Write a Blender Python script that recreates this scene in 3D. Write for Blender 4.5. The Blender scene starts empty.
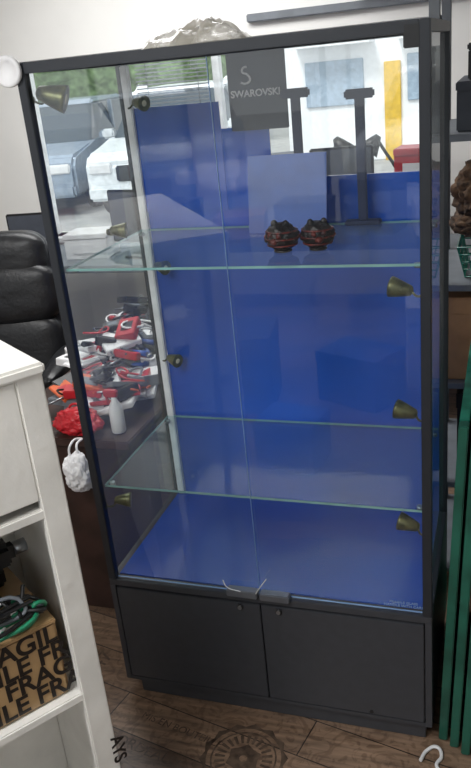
import bpy, bmesh, random
from math import *
from mathutils import Vector, Matrix, noise
random.seed(7)
C=bpy.context.scene.collection
def lin(h):
    h=h.lstrip('#'); o=[]
    for i in (0,2,4):
        v=int(h[i:i+2],16)/255; o.append(v/12.92 if v<.04045 else ((v+.055)/1.055)**2.4)
    return (*o,1)
def nodes(n):
    m=bpy.data.materials.new(n); m.use_nodes=True; nt=m.node_tree
    return m,nt,nt.nodes,nt.links,nt.nodes['Principled BSDF']
def mat(n,c,rough=.5,metal=0,var=.12,scale=12,bump=0.0,c2=None,spec=.5,det=4,coat=0):
    m,nt,N,L,b=nodes(n)
    tc=N.new('ShaderNodeTexCoord'); nz=N.new('ShaderNodeTexNoise'); nz.inputs['Scale'].default_value=scale; nz.inputs['Detail'].default_value=det
    L.new(tc.outputs['Object'],nz.inputs['Vector'])
    r=N.new('ShaderNodeValToRGB'); c=lin(c)
    lo=lin(c2) if c2 else tuple(x*(1-var) for x in c[:3])+(1,)
    hi=c if c2 else tuple(min(1,x*(1+var)) for x in c[:3])+(1,)
    r.color_ramp.elements[0].position=.35; r.color_ramp.elements[1].position=.65
    r.color_ramp.elements[0].color=lo; r.color_ramp.elements[1].color=hi
    L.new(nz.outputs['Fac'],r.inputs['Fac']); L.new(r.outputs['Color'],b.inputs['Base Color'])
    b.inputs['Roughness'].default_value=rough; b.inputs['Metallic'].default_value=metal
    b.inputs['Specular IOR Level'].default_value=spec
    if coat:
        b.inputs['Coat Weight'].default_value=coat; b.inputs['Coat Roughness'].default_value=.05; b.inputs['Coat IOR'].default_value=1.8
    if bump:
        bp=N.new('ShaderNodeBump'); bp.inputs['Strength'].default_value=bump; bp.inputs['Distance'].default_value=.01
        L.new(nz.outputs['Fac'],bp.inputs['Height']); L.new(bp.outputs['Normal'],b.inputs['Normal'])
    return m
def glassmat(n,tint=(1,1,1),haze=.03,base=.05,hz=(.9,.95,1),mul=.85):
    m=bpy.data.materials.new(n); m.use_nodes=True; nt=m.node_tree; N=nt.nodes; L=nt.links; N.clear()
    o=N.new('ShaderNodeOutputMaterial'); t=N.new('ShaderNodeBsdfTransparent'); t.inputs[0].default_value=(*tint,1)
    g=N.new('ShaderNodeBsdfGlossy'); g.inputs['Roughness'].default_value=.02
    d=N.new('ShaderNodeBsdfDiffuse'); d.inputs[0].default_value=(*hz,1)
    lw=N.new('ShaderNodeLayerWeight'); lw.inputs['Blend'].default_value=.5
    p=N.new('ShaderNodeMath'); p.operation='POWER'; p.inputs[1].default_value=5; L.new(lw.outputs['Facing'],p.inputs[0])
    q=N.new('ShaderNodeMath'); q.operation='MULTIPLY_ADD'; q.inputs[1].default_value=mul; q.inputs[2].default_value=base; L.new(p.outputs[0],q.inputs[0])
    m1=N.new('ShaderNodeMixShader'); L.new(q.outputs[0],m1.inputs[0]); L.new(t.outputs[0],m1.inputs[1]); L.new(g.outputs[0],m1.inputs[2])
    tc=N.new('ShaderNodeTexCoord'); nz=N.new('ShaderNodeTexNoise'); nz.inputs['Scale'].default_value=3; nz.inputs['Detail'].default_value=6
    L.new(tc.outputs['Object'],nz.inputs['Vector'])
    hm=N.new('ShaderNodeMath'); hm.operation='MULTIPLY'; hm.inputs[1].default_value=haze*2; L.new(nz.outputs['Fac'],hm.inputs[0])
    m2=N.new('ShaderNodeMixShader'); L.new(hm.outputs[0],m2.inputs[0]); L.new(m1.outputs[0],m2.inputs[1]); L.new(d.outputs[0],m2.inputs[2])
    L.new(m2.outputs[0],o.inputs[0]); return m
def G(name,loc=(0,0,0),parent=None):
    e=bpy.data.objects.new(name,None); e.empty_display_size=.05; e.location=loc; C.objects.link(e)
    if parent: e.parent=parent; e.matrix_parent_inverse=Matrix.Translation(-Vector(parent.location))
    return e
def link(g,n,me,m,smooth=False):
    ob=bpy.data.objects.new(n,me); C.objects.link(ob)
    if m and not me.materials: me.materials.append(m)
    if smooth:
        for p in me.polygons: p.use_smooth=True
    if g:
        ob.parent=g; ob.matrix_parent_inverse=Matrix.Translation(-Vector(g.location))
    return ob
def fin(g,n,bm,m,smooth=False):
    me=bpy.data.meshes.new(n); bmesh.ops.recalc_face_normals(bm,faces=bm.faces); bm.to_mesh(me); bm.free(); return link(g,n,me,m,smooth)
def box(g,n,a,b,m,bev=.002,rz=0,M=None,seg=2):
    a=Vector(a); b=Vector(b); bm=bmesh.new(); bmesh.ops.create_cube(bm,size=1)
    s=b-a; c=(a+b)/2
    for v in bm.verts: v.co=Vector((v.co.x*s.x,v.co.y*s.y,v.co.z*s.z))
    if bev: bmesh.ops.bevel(bm,geom=bm.edges[:],offset=min(bev,min(s)*.45),segments=seg,affect='EDGES')
    if rz: bmesh.ops.rotate(bm,verts=bm.verts,cent=(0,0,0),matrix=Matrix.Rotation(rz,3,'Z'))
    bmesh.ops.translate(bm,verts=bm.verts,vec=c)
    if M: bm.transform(M)
    return fin(g,n,bm,m)
def cushion(g,n,a,b,m,M=None,pw=4,wr=.012):
    a=Vector(a); b=Vector(b); s=(b-a)/2; c=(a+b)/2; bm=bmesh.new(); bmesh.ops.create_icosphere(bm,subdivisions=5,radius=1)
    for v in bm.verts:
        k=(abs(v.co.x)**pw+abs(v.co.y)**pw+abs(v.co.z)**pw)**(-1/pw); q=v.co*k
        q*=1+wr*2*noise.noise(v.co*3)
        v.co=Vector((q.x*s.x,q.y*s.y,q.z*s.z))+c
    if M: bm.transform(M)
    return fin(g,n,bm,m,True)
def cyl(g,n,p0,p1,r,m,r2=None,seg=24,bev=0):
    p0=Vector(p0);p1=Vector(p1); d=p1-p0; bm=bmesh.new()
    bmesh.ops.create_cone(bm,cap_ends=True,segments=seg,radius1=r,radius2=r if r2 is None else r2,depth=d.length)
    if bev: bmesh.ops.bevel(bm,geom=[e for e in bm.edges if abs(e.verts[0].co.z-e.verts[1].co.z)<1e-6],offset=bev,segments=2,affect='EDGES')
    bm.transform(Matrix.Translation((p0+p1)/2)@d.to_track_quat('Z','Y').to_matrix().to_4x4())
    ob=fin(g,n,bm,m)
    for p in ob.data.polygons: p.use_smooth=len(p.vertices)==4
    return ob
def lathe(g,n,prof,p0,axis,m,seg=28):
    bm=bmesh.new(); rings=[]
    for r,z in prof: rings.append([bm.verts.new((r*cos(2*pi*i/seg),r*sin(2*pi*i/seg),z)) for i in range(seg)])
    for k in range(len(rings)-1):
        for i in range(seg): bm.faces.new((rings[k][i],rings[k][(i+1)%seg],rings[k+1][(i+1)%seg],rings[k+1][i]))
    bm.faces.new(rings[0]); bm.faces.new(rings[-1])
    bm.transform(Matrix.Translation(p0)@Vector(axis).to_track_quat('Z','Y').to_matrix().to_4x4())
    return fin(g,n,bm,m,True)
def blob(g,n,c,s,m,amp=.2,fr=2,sub=4,seed=0,smooth=True,ridge=False,rz=0,floor=None):
    bm=bmesh.new(); bmesh.ops.create_icosphere(bm,subdivisions=sub,radius=1)
    for v in bm.verts:
        o=Vector((seed*7.1,seed*3.3,seed))
        k=noise.noise(v.co*fr+o)
        if ridge: k=.8*k+.5*(1-2*abs(noise.noise(v.co*fr*2+o)))+.25*noise.noise(v.co*fr*4+o)-.3
        v.co*=1+amp*k
        v.co=Vector((v.co.x*s[0],v.co.y*s[1],v.co.z*s[2]))
    bm.transform(Matrix.Translation(c)@Matrix.Rotation(rz,4,'Z'))
    if floor is not None:
        for v in bm.verts: v.co.z=max(v.co.z,floor)
    return fin(g,n,bm,m,smooth)
def sheet(g,n,cx,cy,z,sx,sy,h,m,seed=1,nx=60,ny=40):
    bm=bmesh.new(); o=Vector((seed*3.1,seed*1.7,seed*.9)); V=[]
    for j in range(ny+1):
        for i in range(nx+1):
            u=i/nx*2-1; w=j/ny*2-1
            k=max(0,1-u*u)**.5*max(0,1-w*w)**.5
            P=Vector((u*1.5,w*1.3,0))+o
            r=1-2*abs(noise.noise(P*1.2)); r2=1-2*abs(noise.noise(P*2.2+o)); r3=noise.noise(P*5)
            hh=h*(.08+k*(.55+.30*r+.12*r2+.03*r3))
            x=cx+u*sx*(1+.12*noise.noise(P*1.1+o)); y=cy+w*sy*(1+.15*noise.noise(P*1.4))
            V.append(bm.verts.new((x,y,z+max(.001,hh))))
    for j in range(ny):
        for i in range(nx):
            a=j*(nx+1)+i; bm.faces.new((V[a],V[a+1],V[a+nx+2],V[a+nx+1]))
    return fin(g,n,bm,m,True)
def tube(g,n,pts,r,m,cyclic=False,smooth=True):
    cu=bpy.data.curves.new(n,'CURVE'); cu.dimensions='3D'; cu.bevel_depth=r; cu.bevel_resolution=3; cu.resolution_u=8; cu.use_fill_caps=True
    sp=cu.splines.new('BEZIER' if smooth else 'POLY')
    if smooth:
        sp.bezier_points.add(len(pts)-1)
        for b,p in zip(sp.bezier_points,pts): b.co=p; b.handle_left_type=b.handle_right_type='AUTO'
    else:
        sp.points.add(len(pts)-1)
        for b,p in zip(sp.points,pts): b.co=(*p,1)
    sp.use_cyclic_u=cyclic
    t=bpy.data.objects.new('t',cu); C.objects.link(t); dg=bpy.context.evaluated_depsgraph_get()
    me=bpy.data.meshes.new_from_object(t.evaluated_get(dg)); bpy.data.objects.remove(t); me.name=n
    return link(g,n,me,m,True)
def text(g,n,s,size,M,m,ext=.0005,off=0):
    cu=bpy.data.curves.new(n,'FONT'); cu.body=s; cu.size=size; cu.extrude=ext; cu.align_x='CENTER'; cu.offset=off
    t=bpy.data.objects.new('t',cu); C.objects.link(t); dg=bpy.context.evaluated_depsgraph_get()
    me=bpy.data.meshes.new_from_object(t.evaluated_get(dg)); bpy.data.objects.remove(t); me.transform(M); me.name=n
    return link(g,n,me,m)
def poly(g,n,pts,m,faces=None,smooth=False):
    bm=bmesh.new(); vs=[bm.verts.new(p) for p in pts]
    for f in (faces or [range(len(pts))]): bm.faces.new([vs[i] for i in f])
    return fin(g,n,bm,m,smooth)
def prism(g,n,prof,x0,x1,m,bev=.0,taper=0,tz=0,M=None):
    bm=bmesh.new(); A=[];B=[]
    for y,z in prof:
        t=taper if z>tz else 0
        A.append(bm.verts.new((x0+t,y,z))); B.append(bm.verts.new((x1-t,y,z)))
    bm.faces.new(A); bm.faces.new(B[::-1]); k=len(A)
    for i in range(k): bm.faces.new((A[i],A[(i+1)%k],B[(i+1)%k],B[i]))
    if bev: bmesh.ops.bevel(bm,geom=bm.edges[:],offset=bev,segments=2,affect='EDGES')
    if M: bm.transform(M)
    return fin(g,n,bm,m)

# ---------------- materials
charcoal=mat('charcoal_laminate','#393b40',.33,var=.06,scale=30)
blackm=mat('black_plastic','#141416',.4)
frame=mat('charcoal_metal','#2e3136',.38,.3,var=.05)
blue=mat('blue_board','#004cb4',.2,var=.18,scale=2.2,det=2,coat=.6)
bluedk=mat('blue_deck','#0046a8',.25,var=.1,scale=2.2,det=2,coat=.3)
bluelt=mat('blue_grey_card','#2450a0',.4,coat=.3)
navy=mat('navy_velvet','#1c2747',.7)
glass=glassmat('clear_glass',(.97,.985,.98),.012,.08,(.75,.92,1))
shelfg=glassmat('shelf_glass',(.82,.93,.93),.03,.07,(.6,.9,.95),.7)
sideg=glassmat('side_glass',(.95,.98,.97),.13,.06)
gedge=mat('glass_edge','#7aa8a4',.2,var=.15)
gline=mat('glass_edge_pale','#7f9cc4',.25)
alu=mat('white_aluminium','#eceeef',.4)
white=mat('white_paint','#e6e5e1',.6,var=.03,scale=3,bump=.02)
whitec=mat('chipped_white_laminate','#e8e6e0',.5,scale=7,bump=.7,var=.07,det=8)
brass=mat('aged_brass','#6f6f48',.35,.6,c2='#343a27',scale=40)
bulb=mat('lamp_glass','#d8d2b0',.2)
bronze=mat('bronze_black','#1d0e0a',.4,.2,c2='#050303',scale=60,bump=.4)
redgold=mat('red_gold','#6e1f12',.4,.1,c2='#2a0808',scale=80)
leather=mat('black_leather','#17181b',.36,scale=60,bump=.15)
steel=mat('steel','#9a9da0',.3,.9); clipm=mat('grey_metal','#6d7076',.35,.5)
card=mat('cardboard','#b3875c',.75,var=.08,scale=20)
green=mat('dark_green_frame','#1f5647',.3,var=.3,scale=8)
greenl=mat('green_glass_edge','#2a7a66',.2,var=.3,scale=14)
fur=mat('brown_fur','#6b5038',.9,c2='#2e2118',scale=45,bump=.8)
redm=mat('red_vinyl','#b01e28',.4); orange=mat('orange_card','#c85a2a',.5); yellow=mat('yellow_card','#d8b030',.5); bluep=mat('blue_plastic','#2a4e9a',.4)
paper=mat('white_paper','#dfdfe0',.6,var=.08); greym=mat('grey_plastic','#6d7278',.5); dkgrey=mat('dark_grey_board','#454a54',.55)
desk=mat('dark_wood_desk','#3a2520',.45,scale=8,c2='#24150f')
cabgreen=mat('green_cable','#1f7d5a',.4); carw=mat('white_car_paint','#dfe3e6',.25); carg=mat('blue_grey_car_paint','#8f9cab',.25,.2)
carglass=mat('car_glass','#3a4650',.1); tyre=mat('tyre','#18181a',.8)
leaf=mat('leaves','#8fae75',.8,c2='#4c6c34',scale=6,bump=.6); bark=mat('bark','#5a4636',.9)
asph=mat('asphalt','#a5a5a3',.9,scale=4); facade=mat('white_facade','#eef0f2',.8,var=.04); winbl=mat('facade_window','#9aacbd',.2)
stampm=mat('floor_print_ink','#3c2f26',.5,c2='#625143',scale=35)
inkm=mat('black_tape_ink','#1c1715',.4)
tapeb=mat('brown_packing_tape','#a98a62',.3,var=.08,scale=16)
def plasticmat():
    m=bpy.data.materials.new('clear_crumpled_plastic'); m.use_nodes=True; nt=m.node_tree; N=nt.nodes; L=nt.links
    b=N['Principled BSDF']; b.inputs['Base Color'].default_value=lin('#b8b3a6'); b.inputs['Roughness'].default_value=.12
    nz=N.new('ShaderNodeTexNoise'); nz.inputs['Scale'].default_value=14; nz.inputs['Detail'].default_value=3
    tc=N.new('ShaderNodeTexCoord'); L.new(tc.outputs['Object'],nz.inputs['Vector'])
    bp=N.new('ShaderNodeBump'); bp.inputs['Strength'].default_value=.6; bp.inputs['Distance'].default_value=.01; L.new(nz.outputs['Fac'],bp.inputs['Height']); L.new(bp.outputs['Normal'],b.inputs['Normal'])
    r=N.new('ShaderNodeMapRange'); r.inputs[1].default_value=.35; r.inputs[2].default_value=.65; r.inputs[3].default_value=.2; r.inputs[4].default_value=.7
    L.new(nz.outputs['Fac'],r.inputs[0]); L.new(r.outputs[0],b.inputs['Alpha']); return m
plastic=plasticmat()
def floormat():
    m,nt,N,L,b=nodes('printed_wood_planks')
    tc=N.new('ShaderNodeTexCoord'); mp=N.new('ShaderNodeMapping'); mp.inputs['Rotation'].default_value=(0,0,radians(12))
    L.new(tc.outputs['Object'],mp.inputs['Vector'])
    br=N.new('ShaderNodeTexBrick'); br.inputs['Scale'].default_value=1; br.inputs['Brick Width'].default_value=1.2; br.inputs['Row Height'].default_value=.14
    br.inputs['Mortar Size'].default_value=.002; br.inputs['Color1'].default_value=lin('#947c68'); br.inputs['Color2'].default_value=lin('#675243'); br.inputs['Mortar'].default_value=lin('#2d2520')
    L.new(mp.outputs[0],br.inputs['Vector'])
    mp2=N.new('ShaderNodeMapping'); mp2.inputs['Scale'].default_value=(2,22,1); mp2.inputs['Rotation'].default_value=(0,0,radians(12)); L.new(tc.outputs['Object'],mp2.inputs['Vector'])
    nz=N.new('ShaderNodeTexNoise'); nz.inputs['Scale'].default_value=3; nz.inputs['Detail'].default_value=8; L.new(mp2.outputs[0],nz.inputs['Vector'])
    r=N.new('ShaderNodeValToRGB'); r.color_ramp.elements[0].position=.3; r.color_ramp.elements[0].color=(.35,.33,.32,1); r.color_ramp.elements[1].position=.7; r.color_ramp.elements[1].color=(1.15,1.1,1.05,1)
    L.new(nz.outputs['Fac'],r.inputs['Fac'])
    mx=N.new('ShaderNodeMix'); mx.data_type='RGBA'; mx.blend_type='MULTIPLY'; mx.inputs[0].default_value=.8
    L.new(br.outputs['Color'],mx.inputs[6]); L.new(r.outputs['Color'],mx.inputs[7])
    v=N.new('ShaderNodeTexNoise'); v.inputs['Scale'].default_value=14; v.inputs['Detail'].default_value=3; v.inputs['Distortion'].default_value=3.5; L.new(tc.outputs['Object'],v.inputs['Vector'])
    r2=N.new('ShaderNodeValToRGB'); r2.color_ramp.elements[0].position=.42; r2.color_ramp.elements[0].color=(.5,.45,.42,1); r2.color_ramp.elements[1].position=.5; r2.color_ramp.elements[1].color=(1,1,1,1)
    L.new(v.outputs['Fac'],r2.inputs['Fac'])
    m3=N.new('ShaderNodeMix'); m3.data_type='RGBA'; m3.blend_type='MULTIPLY'; m3.inputs[0].default_value=.6
    L.new(mx.outputs[2],m3.inputs[6]); L.new(r2.outputs['Color'],m3.inputs[7]); L.new(m3.outputs[2],b.inputs['Base Color'])
    b.inputs['Roughness'].default_value=.38
    return m

# ---------------- room shell
FY=-4.5
fl=box(None,'floor',(-3.3,FY,-.1),(2.6,2.6,0),floormat(),0)
def stamp(n,s,size,x,y,rz=0): text(fl,n,s,size,Matrix.Translation((x,y,.0003))@Matrix.Rotation(radians(-12)+rz,4,'Z'),stampm,.0002)
stamp('print_1','GRAND CRU',.06,.52,-.36); stamp('print_3','BORDEAUX',.05,.14,-.22); stamp('print_4','No 47',.08,-.15,.05,pi/2)
stamp('print_5','CHATEAU',.06,.78,-.24,0); stamp('print_6','VINTAGE',.07,-.25,-.35); stamp('print_7','MIS EN BOUTEILLE',.035,.22,-.12)
def ring(n,x,y,r0,r1,k=40,z=.0005,st=1,am=.1):
    bm=bmesh.new(); A=[bm.verts.new((x+r0*cos(i*2*pi/k),y+r0*sin(i*2*pi/k),z)) for i in range(k)]; B=[bm.verts.new((x+r1*cos(i*2*pi/k)*(1+am*(i%2)),y+r1*sin(i*2*pi/k)*(1+am*(i%2)),z)) for i in range(k)]
    for i in range(0,k,st): bm.faces.new((A[i],A[(i+1)%k],B[(i+1)%k],B[i]))
    fin(fl,n,bm,stampm)
def crest(i,x,y,s):
    ring('crest_rim_%d'%i,x,y,.11*s,.118*s,28); ring('crest_ring_%d'%i,x,y,.092*s,.097*s,40,.0005,1,0); ring('crest_rays_%d'%i,x,y,.055*s,.085*s,48,.0005,2,0); ring('crest_core_%d'%i,x,y,.012*s,.042*s,12,.0005,1,.25)
crest(0,.44,-.17,1.0); crest(1,.02,-.33,.8); crest(2,.88,-.40,.8); crest(3,-.35,-.05,.9)
box(None,'ceiling',(-3.3,FY,2.7),(2.6,2.7,2.8),white,0)
WY=2.6; wx0,wx1,wz0,wz1=-1.62,.80,.95,1.97
gw=G('wall_back',(0,WY,0))
box(gw,'left_section',(-3.3,WY,0),(wx0,WY+.15,2.7),white,0); box(gw,'right_section',(wx1,WY,0),(2.6,WY+.15,2.7),white,0)
box(gw,'under_window',(wx0,WY,0),(wx1,WY+.15,wz0),white,0); box(gw,'over_window',(wx0,WY,wz1),(wx1,WY+.15,2.7),white,0)
box(None,'wall_left',(-3.4,FY,0),(-3.3,2.75,2.7),white,0)
box(None,'wall_right',(2.6,FY,0),(2.7,2.75,2.7),white,0)
gf=G('wall_front',(0,FY,0))
box(gf,'under_window',(-3.3,FY-.15,0),(2.6,FY,.5),white,0); box(gf,'over_window',(-3.3,FY-.15,2.45),(2.6,FY,2.7),white,0)
for i,(a,b) in enumerate(((-3.3,-3.1),(-1.35,-1.1),(.55,.8),(2.3,2.6))): box(gf,'pier_%d'%i,(a,FY-.15,.5),(b,FY,2.45),white,0)
sw=G('window_2',(-.3,FY-.08,1.4))
for i,x in enumerate((-3.1,-2.2,-1.35,-1.1,-.25,.55,.8,1.55,2.3)): box(sw,'mullion_%d'%i,(x-.02,FY-.1,.5),(x+.02,FY-.05,2.45),dkgrey,.003)
box(sw,'transom',(-3.1,FY-.1,1.95),(2.3,FY-.05,2.0),dkgrey,.003)
box(None,'trim_1',(-.2,WY-.04,2.035),(2.6,WY,2.075),greym,.005)
box(None,'trim_2',(.35,WY-.16,2.12),(2.6,WY-.06,2.19),white,.005)
win=G('reflected_window',(-.4,WY,1.4))  # added back window, stands in for one reflected in the cabinet glass
for i,x in enumerate((wx0+.02,-.42,wx1-.02)): box(win,'mullion_%d'%i,(x-.02,WY+.03,wz0),(x+.02,WY+.09,wz1),alu,.004)
box(win,'sill',(wx0,WY-.06,wz0-.03),(wx1,WY+.12,wz0),alu,.004); box(win,'head',(wx0,WY+.03,wz1-.03),(wx1,WY+.09,wz1),alu,.004)
bl=G('window_blind',(-.6,WY,1.7))
for i in range(18): box(bl,'slat_%d'%i,(-.86,WY-.055,1.60+i*.02),(-.44,WY-.035,1.607+i*.02),greym,0)
for x in(-.8,-.5): cyl(bl,'cord_%d'%int(x*-10),(x,WY-.04,1.6),(x,WY-.04,1.97),.002,greym)

# ---------------- outside (back view stands in for reflections in the cabinet glass)
box(None,'ground',(-25,2.75,-.25),(25,40,-.15),asph,0); box(None,'ground.001',(-25,-30,-.25),(25,FY-.15,-.15),asph,0)
def car(x,y,paint,rz=0,h=1):
    g=G('car',(x,y,-.15)); M=Matrix.Translation((x,y,-.15))@Matrix.Rotation(rz,4,'Z')@Matrix.Scale(h,4,(0,0,1))
    prism(g,'body',[(0,.3),(0,.78),(.12,.92),(1.15,1.04),(4.35,1.08),(4.45,.8),(4.45,.3)],-.92,.92,paint,.05,M=M)
    prism(g,'greenhouse',[(1.1,1.0),(1.85,1.6),(3.7,1.6),(4.3,1.0)],-.86,.86,carglass,.02,.16,1.3,M=M)
    prism(g,'roof',[(1.8,1.58),(2.0,1.66),(3.6,1.66),(3.75,1.58)],-.72,.72,paint,.03,.05,1.6,M=M)
    for s in(-1,1):
        box(g,'headlight_%d'%s,(s*.68-.17,-.03,.66),(s*.68+.17,.05,.80),paper,.02,M=M)
        box(g,'mirror_%d'%s,(s*1.02-.1,1.35,1.02),(s*1.02+.1,1.5,1.16),paint,.03,M=M)
        for yy in(.85,3.5):
            o=cyl(g,'wheel_%d_%d'%(s,yy*10),(s*.95-.12*s,yy,.33),(s*.95,yy,.33),.33,tyre); o.data.transform(M)
        box(g,'pillar_%d'%s,(s*.8-.03,2.5,1.05),(s*.8+.03,2.6,1.6),paint,.01,M=M)
    box(g,'grille',(-.45,-.03,.55),(.45,.03,.76),tyre,.02,M=M); box(g,'number_plate',(-.25,-.05,.42),(.25,-.02,.52),paper,.005,M=M)
    box(g,'bumper',(-.9,-.06,.3),(.9,.1,.5),paint,.04,M=M)
car(-6.1,9.2,carg,.15,1.0); car(-3.75,8.8,carw,.1,1.05); car(-9.0,9.6,carw,.1)  # stand in for cars reflected in the cabinet glass
car(-3.2,-7.2,carg,pi-.2,1.05); car(.2,-7.4,carw,pi+.1,1.05)
def tree(x,y,h,s):
    g=G('tree',(x,y,0)); cyl(g,'trunk',(x,y,-.15),(x,y,h),.15,bark,.09)
    for i in range(7):
        a=i*2.4+s; blob(g,'foliage_%d'%i,(x+cos(a)*.9*(i>0),y+sin(a)*.8*(i>0),h+.2+(i%3)*.7),(1.15,1.1,.95),leaf,.35,3,4,i+s)
tree(-9.2,18,1.8,1); tree(-6.6,19,2.1,2); tree(-12,19,2.0,3)
bd=G('building',(0,14,0))
box(bd,'facade',(-3.0,14,-.15),(9,18,5),facade,.02)
for i in range(5):
    x=-2.6+i*1.9; box(bd,'window_pane_%d'%i,(x,13.95,.9),(x+1.1,14.02,1.7),winbl,.01)
    box(bd,'canopy_%d'%i,(x-.15,13.5,1.95),(x+1.3,14,2.05),facade,.01)
box(bd,'door_leaf',(-1.12,13.93,-.15),(-.82,14.02,1.6),yellow,.01); box(bd,'cornice',(-3.2,13.7,2.6),(9.2,14,2.8),greym,.02)

# ---------------- display cabinet
W,D,H=.956,.559,1.9; ZD=.444
cab=G('glass_display_cabinet',(W/2,D/2,0)); p=.024
box(cab,'plinth',(.04,.018,0),(W-.02,D-.03,.062),charcoal,.002)
box(cab,'carcass',(0,.018,.06),(W,D,ZD-.02),charcoal,.002)
box(cab,'carcass_top_board',(0,0,ZD-.022),(W,D,ZD),charcoal,.002)
box(cab,'carcass_side_left',(0,0,.06),(.018,.02,ZD-.02),charcoal,.001); box(cab,'carcass_side_right',(W-.018,0,.06),(W,.02,ZD-.02),charcoal,.001)
box(cab,'carcass_bottom_rail',(.018,0,.06),(W-.018,.02,.074),charcoal,.001)
box(cab,'cupboard_door_left',(.021,-.002,.077),(W/2-.002,.017,ZD-.027),charcoal,.002)
box(cab,'cupboard_door_right',(W/2+.002,-.002,.077),(W-.021,.017,ZD-.027),charcoal,.002)
for i,x in enumerate((W/2-.06,W/2+.055)):
    cyl(cab,'lock_%d'%i,(x,-.001,.405),(x,-.010,.405),.009,blackm,bev=.002); cyl(cab,'lock_core_%d'%i,(x,-.010,.405),(x,-.0115,.405),.006,steel)
cyl(cab,'screw_cap',(W-.17,-.002,.088),(W-.17,-.004,.088),.006,blackm)
for n,x in(('left',0),('right',W-p)):
    box(cab,'post_front_'+n,(x,0,ZD),(x+p,p,H),frame,.002)
    box(cab,'post_back_'+n,(x,D-p,ZD),(x+p,D,H),frame,.002)
    box(cab,'top_side_rail_'+n,(x,p,H-p),(x+p,D-p,H),frame,.001)
box(cab,'top_rail_front',(p,0,H-p),(W-p,p,H),frame,.001); box(cab,'top_rail_back',(p,D-p,H-p),(W-p,D,H),frame,.001)
box(cab,'top_panel',(p,p,H-.012),(W-p,D-p,H-.004),alu,0)
box(cab,'corner_bracket',(W-p-.03,-.001,H-p-.028),(W-p+.004,.004,H-.006),blackm,.002)
box(cab,'light_strip_left',(p+.001,D-p-.026,ZD+.004),(p+.024,D-p-.004,H-p),alu,.003)
yb=D-p-.006
prism(cab,'blue_back_board',[(yb,ZD+.004),(yb+.006,ZD+.004),(yb+.006,1.53),(yb,1.53)],p+.024,W-p,blue)  # reflection wash put into the shape: stepped top instead of a full-height back
prism(cab,'blue_back_board_tall',[(yb-.006,1.45),(yb-.001,1.45),(yb-.001,1.755),(yb-.006,1.755)],p+.024,.315,blue)
prism(cab,'blue_back_board_mid',[(yb-.006,1.45),(yb-.001,1.45),(yb-.001,1.68),(yb-.006,1.68)],.3155,.46,blue)
box(cab,'blue_deck_sheet',(.024,.03,ZD),(W-.024,D-.03,ZD+.004),bluedk,0)
def pane(n,pts,m): return poly(cab,n,pts,m)
z0,z1=ZD+.006,H-p-.003; gy=.012
pane('glass_door_left',[(p+.002,gy,z0),(W/2-.002,gy,z0),(W/2-.002,gy,z1),(p+.002,gy,z1)],glass)
pane('glass_door_right',[(W/2+.002,gy,z0),(W-p-.002,gy,z0),(W-p-.002,gy,z1),(W/2+.002,gy,z1)],glass)
box(cab,'glass_door_edge_left',(W/2-.002,gy-.002,z0),(W/2-.001,gy+.003,z1),gline,0)
box(cab,'glass_door_edge_bottom',(p+.002,gy-.002,z0-.001),(W-p-.002,gy+.003,z0),gline,0)
for n,x in(('left',.012),('right',W-.012)):
    pane('side_glass_'+n,[(x,p,ZD),(x,D-p,ZD),(x,D-p,H-p),(x,p,H-p)],sideg)
pane('back_glass',[(p,D-.012,1.4),(W-p,D-.012,1.4),(W-p,D-.012,H-p),(p,D-.012,H-p)],glass)
for i,z in enumerate((1.398,.755)):
    a=(.026,.03); b=(W-.026,D-.045); t=.006
    pane('shelf_%d'%i,[(a[0],a[1],z),(b[0],a[1],z),(b[0],b[1],z),(a[0],b[1],z)],shelfg)
    box(cab,'shelf_%d_front_edge'%i,(a[0],a[1]-.001,z-t),(b[0],a[1]+.001,z),gedge,0)
    box(cab,'shelf_%d_back_edge'%i,(a[0],b[1]-.001,z-t),(b[0],b[1]+.001,z),gedge,0)
    box(cab,'shelf_%d_left_edge'%i,(a[0]-.001,a[1],z-t),(a[0]+.001,b[1],z),gedge,0)
    for k,(x,y) in enumerate(((.035,.06),(W-.035,.06),(.035,D-.07),(W-.035,D-.07))): cyl(cab,'shelf_%d_pin_%d'%(i,k),(x,y,z-.016),(x,y,z-t),.008,steel)
box(cab,'door_clip_left',(W/2-.095,-.014,ZD-.001),(W/2-.004,.014,ZD+.022),clipm,.003)
box(cab,'door_clip_right',(W/2+.004,-.014,ZD-.003),(W/2+.09,.014,ZD+.020),clipm,.003)
tube(cab,'cable_tie_1',[(W/2-.10,-.014,ZD+.055),(W/2-.09,-.016,ZD+.035),(W/2-.05,-.016,ZD+.024)],.0014,paper)
tube(cab,'cable_tie_2',[(W/2+.03,-.014,ZD+.075),(W/2+.012,-.018,ZD+.05),(W/2-.005,-.016,ZD+.022)],.0014,paper)
text(cab,'maker_label','FRAGILE GLASS\nHANDLE WITH CARE',.011,Matrix.Translation((W-.075,gy-.002,ZD+.028))@Matrix.Rotation(pi/2,4,'X'),gline)
def spot(x,y,z,sx,dirv,sc=1):
    g=G('display_spotlight',(x,y,z),cab); d=Vector(dirv).normalized(); c=Vector((x,y,z))
    lathe(g,'shade',[(.006*sc,-.03*sc),(.012*sc,-.026*sc),(.018*sc,-.005*sc),(.024*sc,.018*sc),(.025*sc,.024*sc),(.021*sc,.024*sc)],c,d,brass)
    lathe(g,'lens',[(.001,.018*sc),(.02*sc,.02*sc),(.018*sc,.0235*sc),(.001,.0245*sc)],c,d,bulb)
    px=.018 if sx<0 else W-.018
    wy=.02 if y<.2 else (D-.02 if y>.4 else y)
    tube(g,'arm',[c-d*.028*sc,(x+(px-x)*.6,y*.7+wy*.3,z-.012),(px,wy,z-.004)],.0028,brass)
    cyl(g,'mount',(px-(.006 if sx>0 else -.006),wy,z-.004),(px,wy,z-.004),.009,brass)
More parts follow.
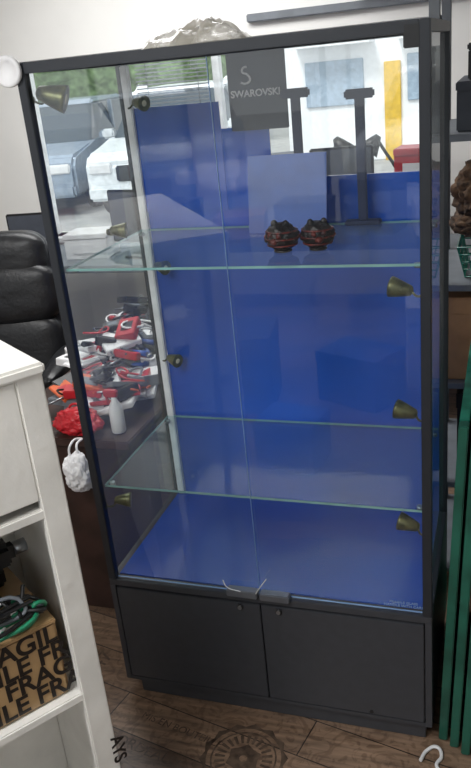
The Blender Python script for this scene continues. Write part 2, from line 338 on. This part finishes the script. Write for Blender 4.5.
for z,x in((1.33,.88),(1.015,.887),(.689,.89)): spot(x,.065,z,1,(-1,.25,.15))
spot(.055,.06,1.82,-1,(1,.3,-.35),1.35)
spot(.062,.06,.69,-1,(1,.35,-.1),.9); spot(.055,.3,1.44,-1,(1,.3,-.1),.9)
for z in(1.771,1.283,.971): spot(.085,.49,z,-1,(1,-.5,-.1),.9)

# ---------------- items on upper shelf
ZS=1.399
def ornament(x,y,s,rz):
    g=G('carved_bronze_ornament',(x,y,ZS)); c=Vector((x,y,ZS+.036*s))
    lathe(g,'foot',[(.018*s,0),(.022*s,.002),(.02*s,.006*s),(.017*s,.008*s)],(x,y,ZS),(0,0,1),bronze)
    blob(g,'body',c,(.039*s,.033*s,.032*s),bronze,.16,5,4,s*3,floor=ZS+.001)
    R=Matrix.Rotation(rz,3,'Z')
    for k in range(3):
        zz=-.018+.016*k; rr=.0375*cos(asin(zz/.034))*s
        tube(g,'band_%d'%k,[c+Vector((rr*1.06*cos(t),rr*sin(t),zz*s)) for t in [i*pi/6 for i in range(12)]],.0022*s,redgold,True)
    for k in range(12):
        a=k*pi/6; blob(g,'stud_%d'%k,c+Vector((.039*s*cos(a),.034*s*sin(a),.006*sin(3*a))),(.0055,.0055,.0055),redgold if k%3==0 else bronze,.2,3,2,k)
    for k in(-1,1):
        q=c+R@Vector((k*.016*s,-.006,.030*s)); blob(g,'ear_%d'%k,q,(.008*s,.006*s,.009*s),bronze,.2,4,3,k)
        q=c+R@Vector((k*.012*s,-.034*s,.008*s)); lathe(g,'eye_%d'%k,[(.001,-.003),(.006*s,-.002),(.006*s,.001),(.001,.003)],q,R@Vector((0,-1,0)),redgold)
    blob(g,'snout',c+R@Vector((0,-.036*s,-.006*s)),(.009*s,.009*s,.008*s),redgold,.2,4,3,2)
ornament(.574,.17,1.08,-.3); ornament(.662,.185,1.06,.3)
def tstand(x,y,h,w):
    g=G('jewellery_t_stand',(x,y,ZS)); box(g,'foot',(x-.05,y-.025,ZS),(x+.05,y+.015,ZS+.012),navy,.003)
    box(g,'stem',(x-.013,y-.008,ZS+.012),(x+.013,y+.006,ZS+h-.02),navy,.003); box(g,'crossbar',(x-w/2,y-.014,ZS+h-.025),(x+w/2,y+.01,ZS+h),navy,.005)
tstand(.552,.485,.375,.08); tstand(.727,.485,.36,.08)
g=G('jewellery_display_board',(.52,.40,ZS)); prism(g,'face',[(.395,ZS),(.40,ZS),(.445,1.607),(.44,1.607)],.415,.64,bluelt,.001)
prism(g,'easel_back',[(.402,ZS),(.445,ZS),(.442,1.56)],.47,.485,bluelt)
sg=G('brand_display_sign',(.44,.49,1.77),None); box(sg,'board',(.358,.495,1.672),(.525,.507,H-.02),dkgrey,.002)
text(sg,'lettering','SWAROVSKI',.026,Matrix.Translation((.437,.4935,1.762))@Matrix.Rotation(pi/2,4,'X'),paper,.0005,.0006)
tube(sg,'swan_logo',[(.398,.493,1.80),(.412,.493,1.797),(.425,.493,1.805),(.418,.493,1.82),(.404,.493,1.828),(.408,.493,1.838),(.418,.493,1.84)],.003,paper)

# ---------------- on top of cabinet
g=G('crumpled_plastic_bag',(.4,.27,H)); sheet(g,'sheet',.37,.27,H,.125,.10,.05,plastic,2); sheet(g,'fold',.42,.20,H+.002,.08,.06,.058,plastic,6,40,30)
g=G('round_white_cap',(-.014,-.012,1.885)); lathe(g,'disc',[(.033,0),(.036,.003),(.036,.009),(.033,.012),(.024,.012),(.022,.009),(.004,.009)],(-.014,-.001,1.885),(0,-1,0),paper)

# ---------------- desk with clutter left of the cabinet
dk=G('desk',(-.3,1,0)); dx0,dx1,dy0,dy1,dz=-.62,-.06,.36,1.55,.72
box(dk,'top',(dx0,dy0,dz-.03),(dx1,dy1,dz),desk,.004); box(dk,'side_panel_near',(dx0+.18,dy0+.02,0),(dx0+.40,dy0+.05,dz-.03),desk,.003)
box(dk,'drawer_pedestal',(dx0+.18,dy0+.05,.05),(dx0+.40,dy0+.5,dz-.03),desk,.003); box(dk,'side_panel_far',(dx0+.03,dy1-.05,0),(dx1-.03,dy1-.02,dz-.03),desk,.003)
def carton(n,x,y,z,sx,sy,sz,m,rz=0,flap=True,m2=None):
    g=G(n,(x,y,z)); M=Matrix.Translation((x,y,z))@Matrix.Rotation(rz,4,'Z')
    box(g,'body',(-sx/2,-sy/2,0),(sx/2,sy/2,sz*.82),m,.004,M=M); box(g,'lid',(-sx/2-.003,-sy/2-.003,sz*.8),(sx/2+.003,sy/2+.003,sz),m2 or m,.004,M=M)
    if flap: box(g,'label',(-sx*.3,-sy/2-.0045,sz*.25),(sx*.25,-sy/2-.002,sz*.6),paper if m2 is not paper else redm,.0,M=M)
def bag(x,y,z,s,m,seed,hook=False):
    g=G('plastic_bag',(x,y,z)); blob(g,'sack',(x,y,z+s[2]*.85),s,m,.3,1.8,5,seed,True,True,floor=z+.001)
    t=z+s[2]
    if hook: tube(g,'handle',[(x-.02,y,t+.03),(x-.012,y,dz+.006),(x,y+.05,dz+.008),(x+.012,y,dz+.006),(x+.02,y,t+.03)],.004,m)
    else: tube(g,'handle',[(x-.03,y,z+s[2]*1.5),(x-.02,y,z+s[2]*2.0),(x+.02,y,z+s[2]*2.0),(x+.03,y,z+s[2]*1.5)],.004,m)
bag(-.235,.305,.56,(.05,.04,.075),paper,2,True); bag(-.27,.42,dz,(.085,.05,.05),redm,4)
def heap(n,x0,x1,y0,y1,z,cnt,seed,hmax,mats):
    rr=random.Random(seed); g=G(n,((x0+x1)/2,(y0+y1)/2,z)); cx,cy=(x0+x1)/2,(y0+y1)/2
    for i in range(cnt):
        x=rr.uniform(x0,x1); y=rr.uniform(y0,y1); k=1-max(abs(x-cx)/(x1-x0),abs(y-cy)/(y1-y0))*1.2
        zz=z+.048+rr.random()*hmax*max(.1,k); M=Matrix.Translation((x,y,zz))@Matrix.Rotation(rr.uniform(-3,3),4,'Z')@Matrix.Rotation(rr.uniform(-.4,.4),4,'X')@Matrix.Rotation(rr.uniform(-.35,.35),4,'Y')
        m=rr.choice(mats); t=rr.random()
        if t<.5:
            a,b,c=rr.uniform(.04,.085),rr.uniform(.03,.06),rr.uniform(.004,.02)
            box(g,'pack_%d'%i,(-a,-b,-c),(a,b,c),m,.003,M=M); box(g,'pack_label_%d'%i,(-a*.6,-b*.5,c),(a*.5,b*.4,c+.001),rr.choice((paper,redm,blackm,greym)),0,M=M)
        elif t<.72:
            o=cyl(g,'tool_handle_%d'%i,(-.05,0,0),(.02,0,0),.012,rr.choice((redm,blackm,redm,bluep)),.009,12,.003); o.data.transform(M); o=cyl(g,'tool_shaft_%d'%i,(.02,0,0),(.10,0,0),.004,steel,seg=8); o.data.transform(M)
        else:
            tube(g,'cord_%d'%i,[M@Vector((rr.uniform(-.08,.08),rr.uniform(-.07,.07),rr.uniform(-.005,.02))) for _ in range(6)],.004,m)
mA=(paper,redm,blackm,redm,greym,paper,blackm,orange); mB=(paper,paper,blackm,blackm,greym,paper,redm,dkgrey,paper,redm,dkgrey,blackm)
heap('desk_clutter',-.40,-.14,.54,.72,dz,60,3,.11,mA); heap('desk_clutter',-.50,-.16,.80,1.04,dz,75,5,.20,mB); heap('desk_clutter',-.50,-.16,1.12,1.42,dz,60,8,.28,mB)
g=G('spray_bottle',(-.14,.43,dz)); lathe(g,'bottle',[(.022,0),(.025,.004),(.025,.08),(.02,.10),(.010,.118),(.010,.13)],(-.13,.44,dz),(0,0,1),paper); box(g,'trigger_head',(-.165,.429,dz+.13),(-.115,.451,dz+.155),redm,.004); box(g,'trigger',(-.16,.434,dz+.10),(-.153,.446,dz+.131),redm,.002)
# ---------------- office chair
def chair(x,y,rz):
    g=G('office_chair',(x,y,0)); M=Matrix.Translation((x,y,0))@Matrix.Rotation(rz,4,'Z')
    Mb=M@Matrix.Translation((0,.24,.5))@Matrix.Rotation(-.12,4,'X')
    cushion(g,'seat',(-.27,-.28,.40),(.27,.27,.56),leather,M)
    cushion(g,'back_shell',(-.27,.0,.0),(.27,.12,.72),leather,Mb,5)
    cushion(g,'back_lower',(-.28,-.07,.0),(.28,.10,.36),leather,Mb,4); cushion(g,'back_upper',(-.28,-.08,.30),(.28,.10,.60),leather,Mb,4)
    cushion(g,'headrest',(-.25,-.07,.50),(.25,.10,.74),leather,Mb,3.5)
    for s in(-1,1):
        cushion(g,'armrest_%d'%s,(s*.33-.05,-.24,.64),(s*.33+.05,.2,.73),leather,M,3)
        o=tube(g,'arm_support_%d'%s,[(s*.26,.1,.46),(s*.33,.14,.55),(s*.33,.05,.66)],.018,blackm); o.data.transform(M)
        o=tube(g,'arm_support_front_%d'%s,[(s*.26,-.1,.46),(s*.33,-.18,.55),(s*.33,-.14,.66)],.018,blackm); o.data.transform(M)
    o=cyl(g,'gas_lift',(0,0,.1),(0,0,.43),.03,steel); o.data.transform(M)
    for i in range(5):
        a=i*2*pi/5; o=tube(g,'leg_%d'%i,[(0,0,.12),(cos(a)*.15,sin(a)*.15,.11),(cos(a)*.3,sin(a)*.3,.07)],.02,blackm); o.data.transform(M)
        o=cyl(g,'caster_%d'%i,(cos(a)*.3-.02,sin(a)*.3,.03),(cos(a)*.3+.02,sin(a)*.3,.03),.03,blackm); o.data.transform(M)
chair(-1.07,1.05,.25)
# back counter; clutter behind the cabinet stands in for reflections
ct=G('counter',(-.4,2.25,0)); box(ct,'top',(-1.6,1.95,.88),(1.3,2.5,.92),greym,.004)
for i,x in enumerate((-1.55,-.5,.5,1.2)): box(ct,'leg_%d'%i,(x,2.0,0),(x+.05,2.45,.88),greym,.003)
def monitor(x,y,z,w,h,rz,lift=.08):
    g=G('computer_monitor',(x,y,z)); M=Matrix.Translation((x,y,z))@Matrix.Rotation(rz,4,'Z')
    box(g,'foot',(-.1,-.07,0),(.1,.07,.012),blackm,.004,M=M); box(g,'neck',(-.02,.0,.012),(.02,.02,lift+.07),blackm,.003,M=M)
    box(g,'screen',(-w/2,-.02,lift),(w/2,.005,lift+h),blackm,.006,M=M); box(g,'panel',(-w/2+.012,-.022,lift+.015),(w/2-.012,-.0195,lift-.01+h),dkgrey,.001,M=M)
monitor(-1.45,2.15,.92,.26,.18,.1); monitor(-.75,2.15,.92,.4,.28,-.2); monitor(.36,2.08,.92,.30,.30,.1,.22)
carton('parcel',.03,2.1,.92,.25,.2,.32,blackm,.1); carton('parcel',.72,2.08,.92,.22,.2,.34,blackm,.1); carton('parcel',-.3,2.2,.92,.3,.2,.2,greym,.1)
carton('parcel',-1.1,2.2,.92,.25,.2,.14,paper,.1); carton('parcel',.72,2.08,1.261,.2,.16,.16,redm,-.1); carton('parcel',.03,2.1,1.241,.2,.16,.18,dkgrey,.2)
def lampobj(x,y,z,k=1):
    g=G('desk_lamp',(x,y,z)); cyl(g,'base',(x,y,z),(x,y,z+.02),.07,blackm,bev=.004)
    tube(g,'arm',[(x,y,z+.02),(x+.02,y,z+.3),(x-.08*k,y-.02,z+.5)],.008,blackm); lathe(g,'shade',[(.015,-.03),(.03,0),(.055,.06),(.052,.06)],(x-.1*k,y-.03,z+.51),(-.6*k,-.2,-.8),blackm)
lampobj(.58,2.36,.92); lampobj(.20,2.36,.92,-1)

# ---------------- white shelf unit, foreground left
ph=radians(35); dv=Vector((sin(ph),cos(ph),0)); pv=Vector((-cos(ph),sin(ph),0)); Rr=Vector((.284,-.548,0))
MU=Matrix(((-dv.x,pv.x,0,Rr.x),(-dv.y,pv.y,0,Rr.y),(0,0,1,0),(0,0,0,1)))
su=G('white_shelf_unit',(0,-.7,0)); HT=1.37
def U(n,a,b,m,bev=.003): return box(su,n,a,b,m,bev,M=MU)
U('end_panel_far',(0,0,0),(.02,.36,HT-.02),whitec); U('stile_far',(0,-.004,0),(.055,.016,HT-.02),whitec)
U('end_panel_near',(.98,0,0),(1.0,.36,HT-.02),whitec); U('top',(-.006,-.012,HT-.024),(1.006,.365,HT),whitec,.006)
U('upper_fascia',(.055,-.002,1.09),(.98,.016,HT-.024),whitec); U('back',(.02,.34,0),(.98,.358,HT-.02),whitec)
for i,z in enumerate((.05,.60,1.07)): U('shelf_%d'%i,(.02,-.002,z-.022),(.98,.34,z),whitec)
def TM(u,v,z,rot=0):
    X=Vector((dv.x,dv.y,0)); Z=-pv; o=MU@Vector((u,v,z))
    return Matrix(((X.x,0,Z.x,o.x),(X.y,0,Z.y,o.y),(0,1,0,o.z),(0,0,0,1)))@Matrix.Rotation(rot,4,'Z')
text(su,'tape_print','AYS',.045,TM(.012,-.0055,.40,pi/2+pi),inkm,.0002,.001)
def ML(g,n,a,b,m,bev=.003): return box(g,n,a,b,m,bev,M=MU)
bx=G('taped_cardboard_box',(.0,-.7,.6)); ML(bx,'body',(.07,.02,.601),(.42,.30,.795),tapeb,.006); ML(bx,'flap',(.07,.017,.792),(.42,.15,.802),tapeb,.002); ML(bx,'flap_back',(.07,.155,.792),(.42,.30,.80),tapeb,.002)
for i,s in enumerate(('FRAGILE FRA','AGILE FRAG','FRAGILE FR','ILE FRAGIL')): text(bx,'print_%d'%i,s,.062,TM(.215+.006*(i%2),.0185,.612+.046*i,.0),inkm,.0002,.0015)
for i in range(3): text(bx,'print_top_%d'%i,'FRAGILE',.05,Matrix.Translation(MU@Vector((.22,.05+.045*i,.803)))@Matrix.Rotation(pi/2-ph,4,'Z'),inkm,.0002,.001)
cb=G('cable_bundle',(.0,-.7,.82))
for i in range(14):
    m=(cabgreen,blackm,blackm,greym,cabgreen,blackm,paper,blackm,cabgreen,blackm,greym,blackm,blackm,paper)[i]
    pts=[MU@Vector((.075+random.random()*.24,.02+random.random()*.06,.815+random.random()*.05+.004*(i%4))) for _ in range(6)]
    tube(cb,'cable_%d'%i,pts,.0045,m)
tl=G('power_adapter',(.0,-.7,.8)); ML(tl,'brick',(.10,.20,.804),(.22,.29,.85),blackm,.008); ML(tl,'plug',(.12,.23,.85),(.16,.27,.87),blackm,.006)
tl=G('hand_drill',(.0,-.7,.88)); ML(tl,'motor_body',(.09,.11,.90),(.24,.16,.96),blackm,.015); ML(tl,'grip',(.18,.12,.804),(.22,.155,.91),blackm,.01); o=cyl(tl,'chuck',(.062,.135,.93),(.09,.135,.93),.015,steel); o.data.transform(MU)

# ---------------- right side: rack, boxes, green panels
rk=G('metal_storage_rack',(1.4,.95,0))
for i,(x,y) in enumerate(((.885,.74),(1.98,.74),(.885,1.2),(1.98,1.2))): box(rk,'upright_%d'%i,(x,y,0),(x+.03,y+.03,1.98),greym,.002)
for i,z in enumerate((.1,.45,.82,1.15,1.6)): box(rk,'rack_shelf_%d'%i,(.88,.72,z-.02),(2.02,1.24,z),greym,.002)
carton('cardboard_box',1.12,.91,.821,.38,.32,.28,card,0,False); carton('cardboard_box',1.6,.97,.821,.4,.36,.28,card,.1)
carton('storage_box',1.15,.98,.451,.36,.36,.3,blackm,0); carton('storage_box',1.17,.98,1.601,.42,.40,.14,dkgrey,0); carton('storage_box',1.2,.98,.101,.4,.36,.3,dkgrey,0)
carton('storage_box',1.18,.98,1.742,.38,.36,.10,blackm,0); carton('storage_box',1.45,.98,1.151,.3,.36,.3,blackm,0)
g=G('fur_hat',(1.08,.9,1.36)); blob(g,'crown',(1.08,.91,1.40),(.13,.12,.12),fur,.25,6,5,3); blob(g,'brim',(1.08,.91,1.31),(.14,.13,.05),fur,.3,7,4,6)
g=G('green_wire_basket',(1.1,.90,1.15))
for k in range(5):
    z=1.155+.025*k; a=.10+.006*k; tube(g,'ring_%d'%k,[(1.09-a,.90-a,z),(1.09+a,.90-a,z),(1.09+a,.90+a,z),(1.09-a,.90+a,z)],.0025,greenl,True,False)
for k in range(10):
    t=-.1+.2*k/9
    for s in(-1,1): tube(g,'wire_%d_%d'%(k,s),[(1.09+t,.90+s*.10,1.155),(1.09+t*1.2,.90+s*.124,1.255)],.002,greenl,False,False)
    for s in(-1,1): tube(g,'wirex_%d_%d'%(k,s),[(1.09+s*.10,.90+t,1.155),(1.09+s*.124,.90+t*1.2,1.255)],.002,greenl,False,False)
tube(g,'wire_base',[(1.0,.81,1.155),(1.18,.99,1.155)],.002,greenl,False,False)
for i in range(5):
    g=G('green_framed_panel',(1.0+i*.03,.2,0)); x=.972+i*.032; y0=.02-.02*i; h=1.0+.02*(i%2); y1=y0+.62; t=.024
    sh=Matrix.Identity(4); sh[0][2]=.045
    def P(n,a,b,m,bev=.002): box(g,n,a,b,m,bev,M=sh)
    P('stile_front',(x,y0,0),(x+t,y0+.04,h),green,.003); P('stile_back',(x,y1-.04,0),(x+t,y1,h),green,.003)
    P('rail_bottom',(x,y0+.04,0),(x+t,y1-.04,.04),green); P('rail_top',(x,y0+.04,h-.04),(x+t,y1-.04,h),greenl); P('glass_sheet',(x+.008,y0+.04,.04),(x+.016,y1-.04,h-.04),greenl,0)
tube(G('white_strap',(.98,-.06,0)),'loop',[(.93,-.07,.006),(.945,-.03,.006),(.97,-.015,.008),(.985,-.04,.006),(.975,-.08,.006),(1.0,-.10,.006)],.005,paper)

# ---------------- unseen camera-side furniture, added for reflections in the glass
bt=G('workbench',(-.6,-3.3,0)); box(bt,'top',(-2.4,-3.7,.72),(1.0,-3.0,.76),desk,.004)
for i,(x,y) in enumerate(((-2.35,-3.65),(.92,-3.65),(-2.35,-3.08),(.92,-3.08))): box(bt,'leg_%d'%i,(x,y,0),(x+.05,y+.05,.72),dkgrey,.003)
for i,(x,m,h) in enumerate(((-2.1,redm,.2),(-1.6,paper,.3),(-1.1,blackm,.25),(-.6,card,.15),(-.15,dkgrey,.22),(.3,dkgrey,.35),(.72,paper,.2))):
    carton('parcel',x,-3.35,.761,.34,.3,h,m,.2*(i%3-1))
for i,(x,y,sx,sy,h,m) in enumerate(((-.9,-1.9,.4,.3,.35,paper),(-.3,-2.3,.35,.4,.45,dkgrey),(.15,-1.6,.3,.25,.25,bluep),(.35,-2.4,.4,.3,.3,bluep),(-1.4,-2.4,.45,.35,.6,dkgrey),(.75,-2.7,.35,.3,.5,paper),(-.45,-1.5,.25,.2,.2,greym),(-1.9,-1.7,.5,.4,.4,paper))):
    carton('storage_box',x,y,.001,sx,sy,h,m,.3*(i%4-1.5))
chair(1.9,-3.2,2.6)

# ---------------- lights
def area(n,loc,size,power,rot=(0,0,0),col=(1,1,1)):
    l=bpy.data.lights.new(n,'AREA'); l.shape='RECTANGLE'; l.size=size[0]; l.size_y=size[1]; l.energy=power; l.color=col
    o=bpy.data.objects.new(n,l); o.location=loc; o.rotation_euler=rot; C.objects.link(o)
area('overhead_fill_light',(-.3,-1.9,2.66),(1.6,1.2),82); area('overhead_fill_light.001',(-.5,1.5,2.66),(1.6,1.0),48)  # added area lights under the ceiling, main fill for the room
s=bpy.data.lights.new('sun','SUN'); s.energy=2.5; s.angle=.3; so=bpy.data.objects.new('sun',s); so.rotation_euler=(radians(35),radians(-15),0); C.objects.link(so)
w=bpy.data.worlds.new('overcast_sky'); bpy.context.scene.world=w; w.use_nodes=True
b=w.node_tree.nodes['Background']; b.inputs[0].default_value=(.93,.97,1,1); b.inputs[1].default_value=1.5
bpy.context.scene.view_settings.view_transform='Standard'
# ---------------- camera
cam=bpy.data.cameras.new('camera'); cam.sensor_width=36; cam.lens=794/768*36; cam.clip_start=.02
co=bpy.data.objects.new('camera',cam); C.objects.link(co); bpy.context.scene.camera=co
yaw,pit,rol=-.350,.384,-.102
fw=Vector((sin(yaw)*cos(pit),cos(yaw)*cos(pit),-sin(pit))); r=Vector((cos(yaw),-sin(yaw),0)); u=r.cross(fw)
r2=r*cos(rol)+u*sin(rol); u2=-r*sin(rol)+u*cos(rol)
co.matrix_world=Matrix(((r2.x,u2.x,-fw.x,1.112),(r2.y,u2.y,-fw.y,-1.755),(r2.z,u2.z,-fw.z,1.856),(0,0,0,1)))
